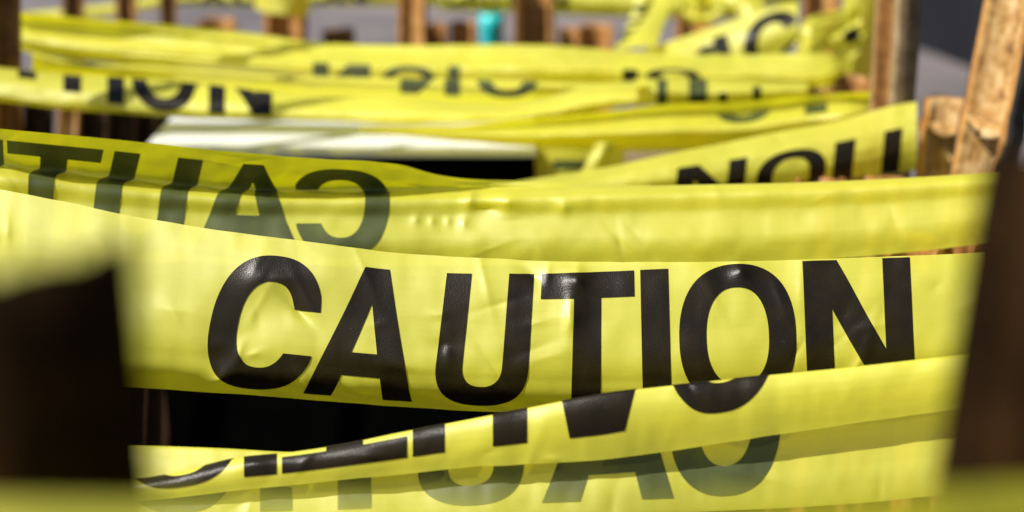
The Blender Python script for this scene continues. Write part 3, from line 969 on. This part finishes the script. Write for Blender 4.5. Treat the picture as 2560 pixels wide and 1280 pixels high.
# broad pale tape
t8 = [(20, 26), (100, 34), (200, 45), (400, 60), (650, 86), (800, 106), (1000, 113), (1300, 111), (1500, 122), (1660, 134), (1900, 136), (2080, 133), (2118, 132)]
b8 = [(20, 120), (100, 136), (200, 150), (400, 166), (650, 185), (800, 192), (1000, 199), (1300, 204), (1500, 209), (1660, 212), (1900, 214), (2080, 206), (2118, 185)]
l8 = lambda x: min(1, max(0, (x - 200) / 600.0))
Y8 = lambda x: 1.30 + (.03 if x > 2100 else 0)
TP([(0, rail(t8, lambda x: Y8(x) - .004 + .034 * l8(x))), (0.3, rail(mixr(t8, b8, .36), lambda x: Y8(x) + .010 + .002 * l8(x))), (0.38, rail(mixr(t8, b8, .46), lambda x: Y8(x) + .006)), (0.60, rail(mixr(t8, b8, .64), lambda x: Y8(x) - .006)), (0.74, rail(mixr(t8, b8, .78), lambda x: Y8(x) - .006)), (1, rail(b8, lambda x: Y8(x) + .016))], wr=.0018, seed=91, pleat=.002).build(
    'broad pale tape spanning the far side from the left corner to the tape knot',
    words=[dict(knots=[(5.345, 782), (5.13, 822), (4.725, 878), (4.51, 926), (4.455, 955), (3.575, 1090), (3.49, 1120), (3.285, 1150), (3.235, 1205), (2.5, 1330)], v=(0.55, 1.5), side=-1, letters='ONI'),
           dict(knots=[(3.575, 1616), (4.455, 1752)], v=(0.40, 1.15), side=1, letters='O'),
           dict(knots=[(3.285, 1556), (3.49, 1594)], v=(0.50, 0.92), side=1, letters='I')])

# tape with loose letters low at the right, under the broad one
t9 = [(1585, 200), (1700, 196), (1850, 200), (1960, 205), (2020, 206)]
b9 = [(1585, 264), (1700, 262), (1850, 256), (1960, 250), (2020, 246)]
TP([(0, rail(t9, 1.255)), (.5, rail(mixr(t9, b9, .5), 1.235)), (1, rail(b9, 1.24))], wr=.002, seed=101).build(
    'short tape run with chopped letters below the broad pale tape',
    words=[dict(knots=[(3.285, 1642), (3.49, 1668)], v=(-.1, 1.2), side=-1, letters='I'),
           dict(knots=[(3.285, 1722), (3.49, 1768)], v=(-.1, 1.2), side=-1, letters='I'),
           dict(knots=[(3.285, 1797), (3.49, 1818)], v=(.55, 1.2), side=1, letters='I'),
           dict(knots=[(3.285, 1882), (3.49, 1902)], v=(.3, 1.2), side=1, letters='I')])

# slanting tape with the big C
t10 = [(1540, 150), (1660, 108), (1760, 76), (1870, 38), (1960, 10), (1995, 4)]
b10 = [(1540, 215), (1660, 190), (1760, 180), (1870, 170), (1960, 140), (1995, 110)]
TP([(0, rail(t10, lambda x: 1.45)), (.35, rail(mixr(t10, b10, .35), 1.43)), (1, rail(b10, 1.42))], wr=.002, seed=111).build(
    'tape climbing to the upper right with a large black letter C',
    words=[dict(knots=[(0.0, 1856), (.825, 1998)], v=(0.10, 1.15), side=1, letters='C'),
           dict(knots=[(3.285, 1790), (3.49, 1826)], v=(0.24, 0.98), letters='I', shear=((0, -20), (5, -20))),
           dict(knots=[(3.285, 1730), (3.49, 1778)], v=(0.40, 0.98), letters='I', shear=((0, 40), (5, 40)))])

# knotted ends at the upper right
def vtape(pts_l, pts_r, Y, seed, label, words=(), wr=.0012, bow=.004, m=None):
    """a run going up or down the picture: left and right rails as (px, py)"""
    n = len(pts_l)
    tt = [i * 60.0 for i in range(n)]
    yy = Y if isinstance(Y, (list, tuple)) else [Y] * n
    A = [(t_, a[0], a[1], y) for t_, a, y in zip(tt, pts_l, yy)]
    B = [(t_, b[0], b[1], y) for t_, b, y in zip(tt, pts_r, yy)]
    M = [(t_, (a[0] + b[0]) / 2, (a[1] + b[1]) / 2, y - bow) for t_, a, b, y in zip(tt, pts_l, pts_r, yy)]
    return Tape([(0, A), (.5, M), (1, B)], wr=wr, fx=80, fy=2, seed=seed, edge=0.5, ncr=0.3).build(label, words, nu=120, nv=30)

vtape([(1990, 150), (2000, 70), (2030, 40), (2110, 22), (2140, 10)], [(2055, 150), (2062, 118), (2080, 100), (2135, 62), (2158, 52)], [1.40, 1.40, 1.41, 1.42, 1.43], 121,
      'bright crumpled tape end sticking out of the knot at upper right', bow=.005, wr=.004)
vtape([(2108, -60), (2108, 40), (2112, 120), (2118, 210)], [(2198, -60), (2196, 40), (2192, 120), (2180, 210)], 1.44, 131,
      'olive tape wound up around the stake at upper right', bow=.008)
vtape([(1655, -50), (1640, 0), (1600, 60), (1555, 118)], [(1700, -50), (1688, 0), (1660, 60), (1640, 118)], [1.55, 1.52, 1.47, 1.42], 141,
      'pale tape hanging down steeply left of the letter C tape')
vtape([(1590, -40), (1585, 10), (1560, 80), (1535, 125)], [(1640, -40), (1630, 10), (1600, 80), (1575, 125)], [1.60, 1.58, 1.55, 1.50], 145,
      'twisted tape with dark patches beside the steep pale tape',
      words=[dict(knots=[(0, 20), (5.36, 240)], v=(0, 1), letters='AUT')])
vtape([(1690, -60), (1700, 0), (1720, 30)], [(1790, -60), (1780, 0), (1760, 45)], 1.62, 147, 'small yellow tape loop behind the letter C tape', bow=.03)
vtape([(1340, 330), (1338, 400), (1340, 480)], [(1565, 330), (1560, 400), (1555, 480)], 1.23, 151, 'shaded tape hanging flat beside the white box',
      words=[dict(knots=[(3.285, 60), (3.49, 78)], v=(.2, .7), side=-1, letters='I')])
vtape([(1488, 355), (1470, 395), (1445, 445)], [(1540, 355), (1528, 395), (1505, 445)], 1.10, 155, 'narrow sunlit tape strip standing up right of the white box')

# more loose ends tangled at the upper right
vtape([(1998, 128), (2040, 96), (2100, 70), (2150, 40)], [(2020, 150), (2062, 132), (2118, 112), (2160, 92)], [1.40, 1.41, 1.415, 1.42], 201,
      'torn tape end with a dark print patch in the knot at upper right', bow=.003, wr=.0035, words=[dict(knots=[(3.285, 120), (3.49, 165)], v=(.3, 1.1), letters='I')])
vtape([(2120, 60), (2090, 110), (2060, 160), (2030, 215)], [(2180, 80), (2150, 130), (2115, 170), (2075, 225)], [1.43, 1.42, 1.41, 1.40], 205,
      'yellow tape end drooping from the knot in front of the wrapped stake', bow=.004, wr=.003)
vtape([(1795, -40), (1820, 0), (1850, 40), (1860, 70)], [(1880, -50), (1900, -5), (1915, 25), (1905, 60)], [1.66, 1.65, 1.64, 1.63], 209,
      'dull olive tape loop above the letter C tape', bow=.006, wr=.0035)
vtape([(1700, 10), (1730, 30), (1770, 34), (1800, 20)], [(1705, 45), (1735, 62), (1775, 60), (1808, 40)], 1.58, 213,
      'short bright tape fold above the rising letter C tape', bow=.004, wr=.0035)

# farthest tape along the top edge
t11 = [(-200, 60), (205, 18), (300, 8), (380, -10), (640, -30), (770, -34), (1000, -40), (1500, -50), (2000, -60)]
b11 = [(-200, 100), (205, 48), (300, 36), (380, 20), (640, 16), (770, 14), (1000, 14), (1500, 16), (2000, 10)]
TP([(0, rail(t11, 2.0)), (.5, rail(mixr(t11, b11, .5), 1.985)), (1, rail(b11, 1.995))], wr=.003, seed=161).build(
    'farthest tape along the top edge behind the far stakes',
    words=[dict(knots=[(0, 420), (5.36, 920)], v=(.1, .9)), dict(knots=[(0, 1090), (5.36, 1560)], v=(.1, .9))])
t12 = [(1100, -40), (1300, -38), (1460, -30), (1620, -20), (1900, -10)]
b12 = [(1100, 26), (1300, 30), (1460, 38), (1620, 42), (1900, 46)]
TP([(0, rail(t12, 1.92)), (.5, rail(mixr(t12, b12, .5), 1.90)), (1, rail(b12, 1.91))], wr=.003, seed=171).build(
    'bright far tape behind the stake right of the turquoise tube',
    words=[dict(knots=[(0, 1110), (5.36, 1420)], v=(.1, .8))])
# sleeve of tape round a far stake
sl = [(636, 20), (660, 30), (710, 36), (755, 42), (774, 34)]
TP([(0, [(x, -70, 1.745 + .03 * ((x - 705) / 70) ** 2) for x, _ in sl]), (1, [(x, y, 1.740 + .03 * ((x - 705) / 70) ** 2) for x, y in sl])], wr=.002, fx=30, seed=181).build(
    'bright yellow tape wound round the top of the brown far stake', nu=80, nv=24)
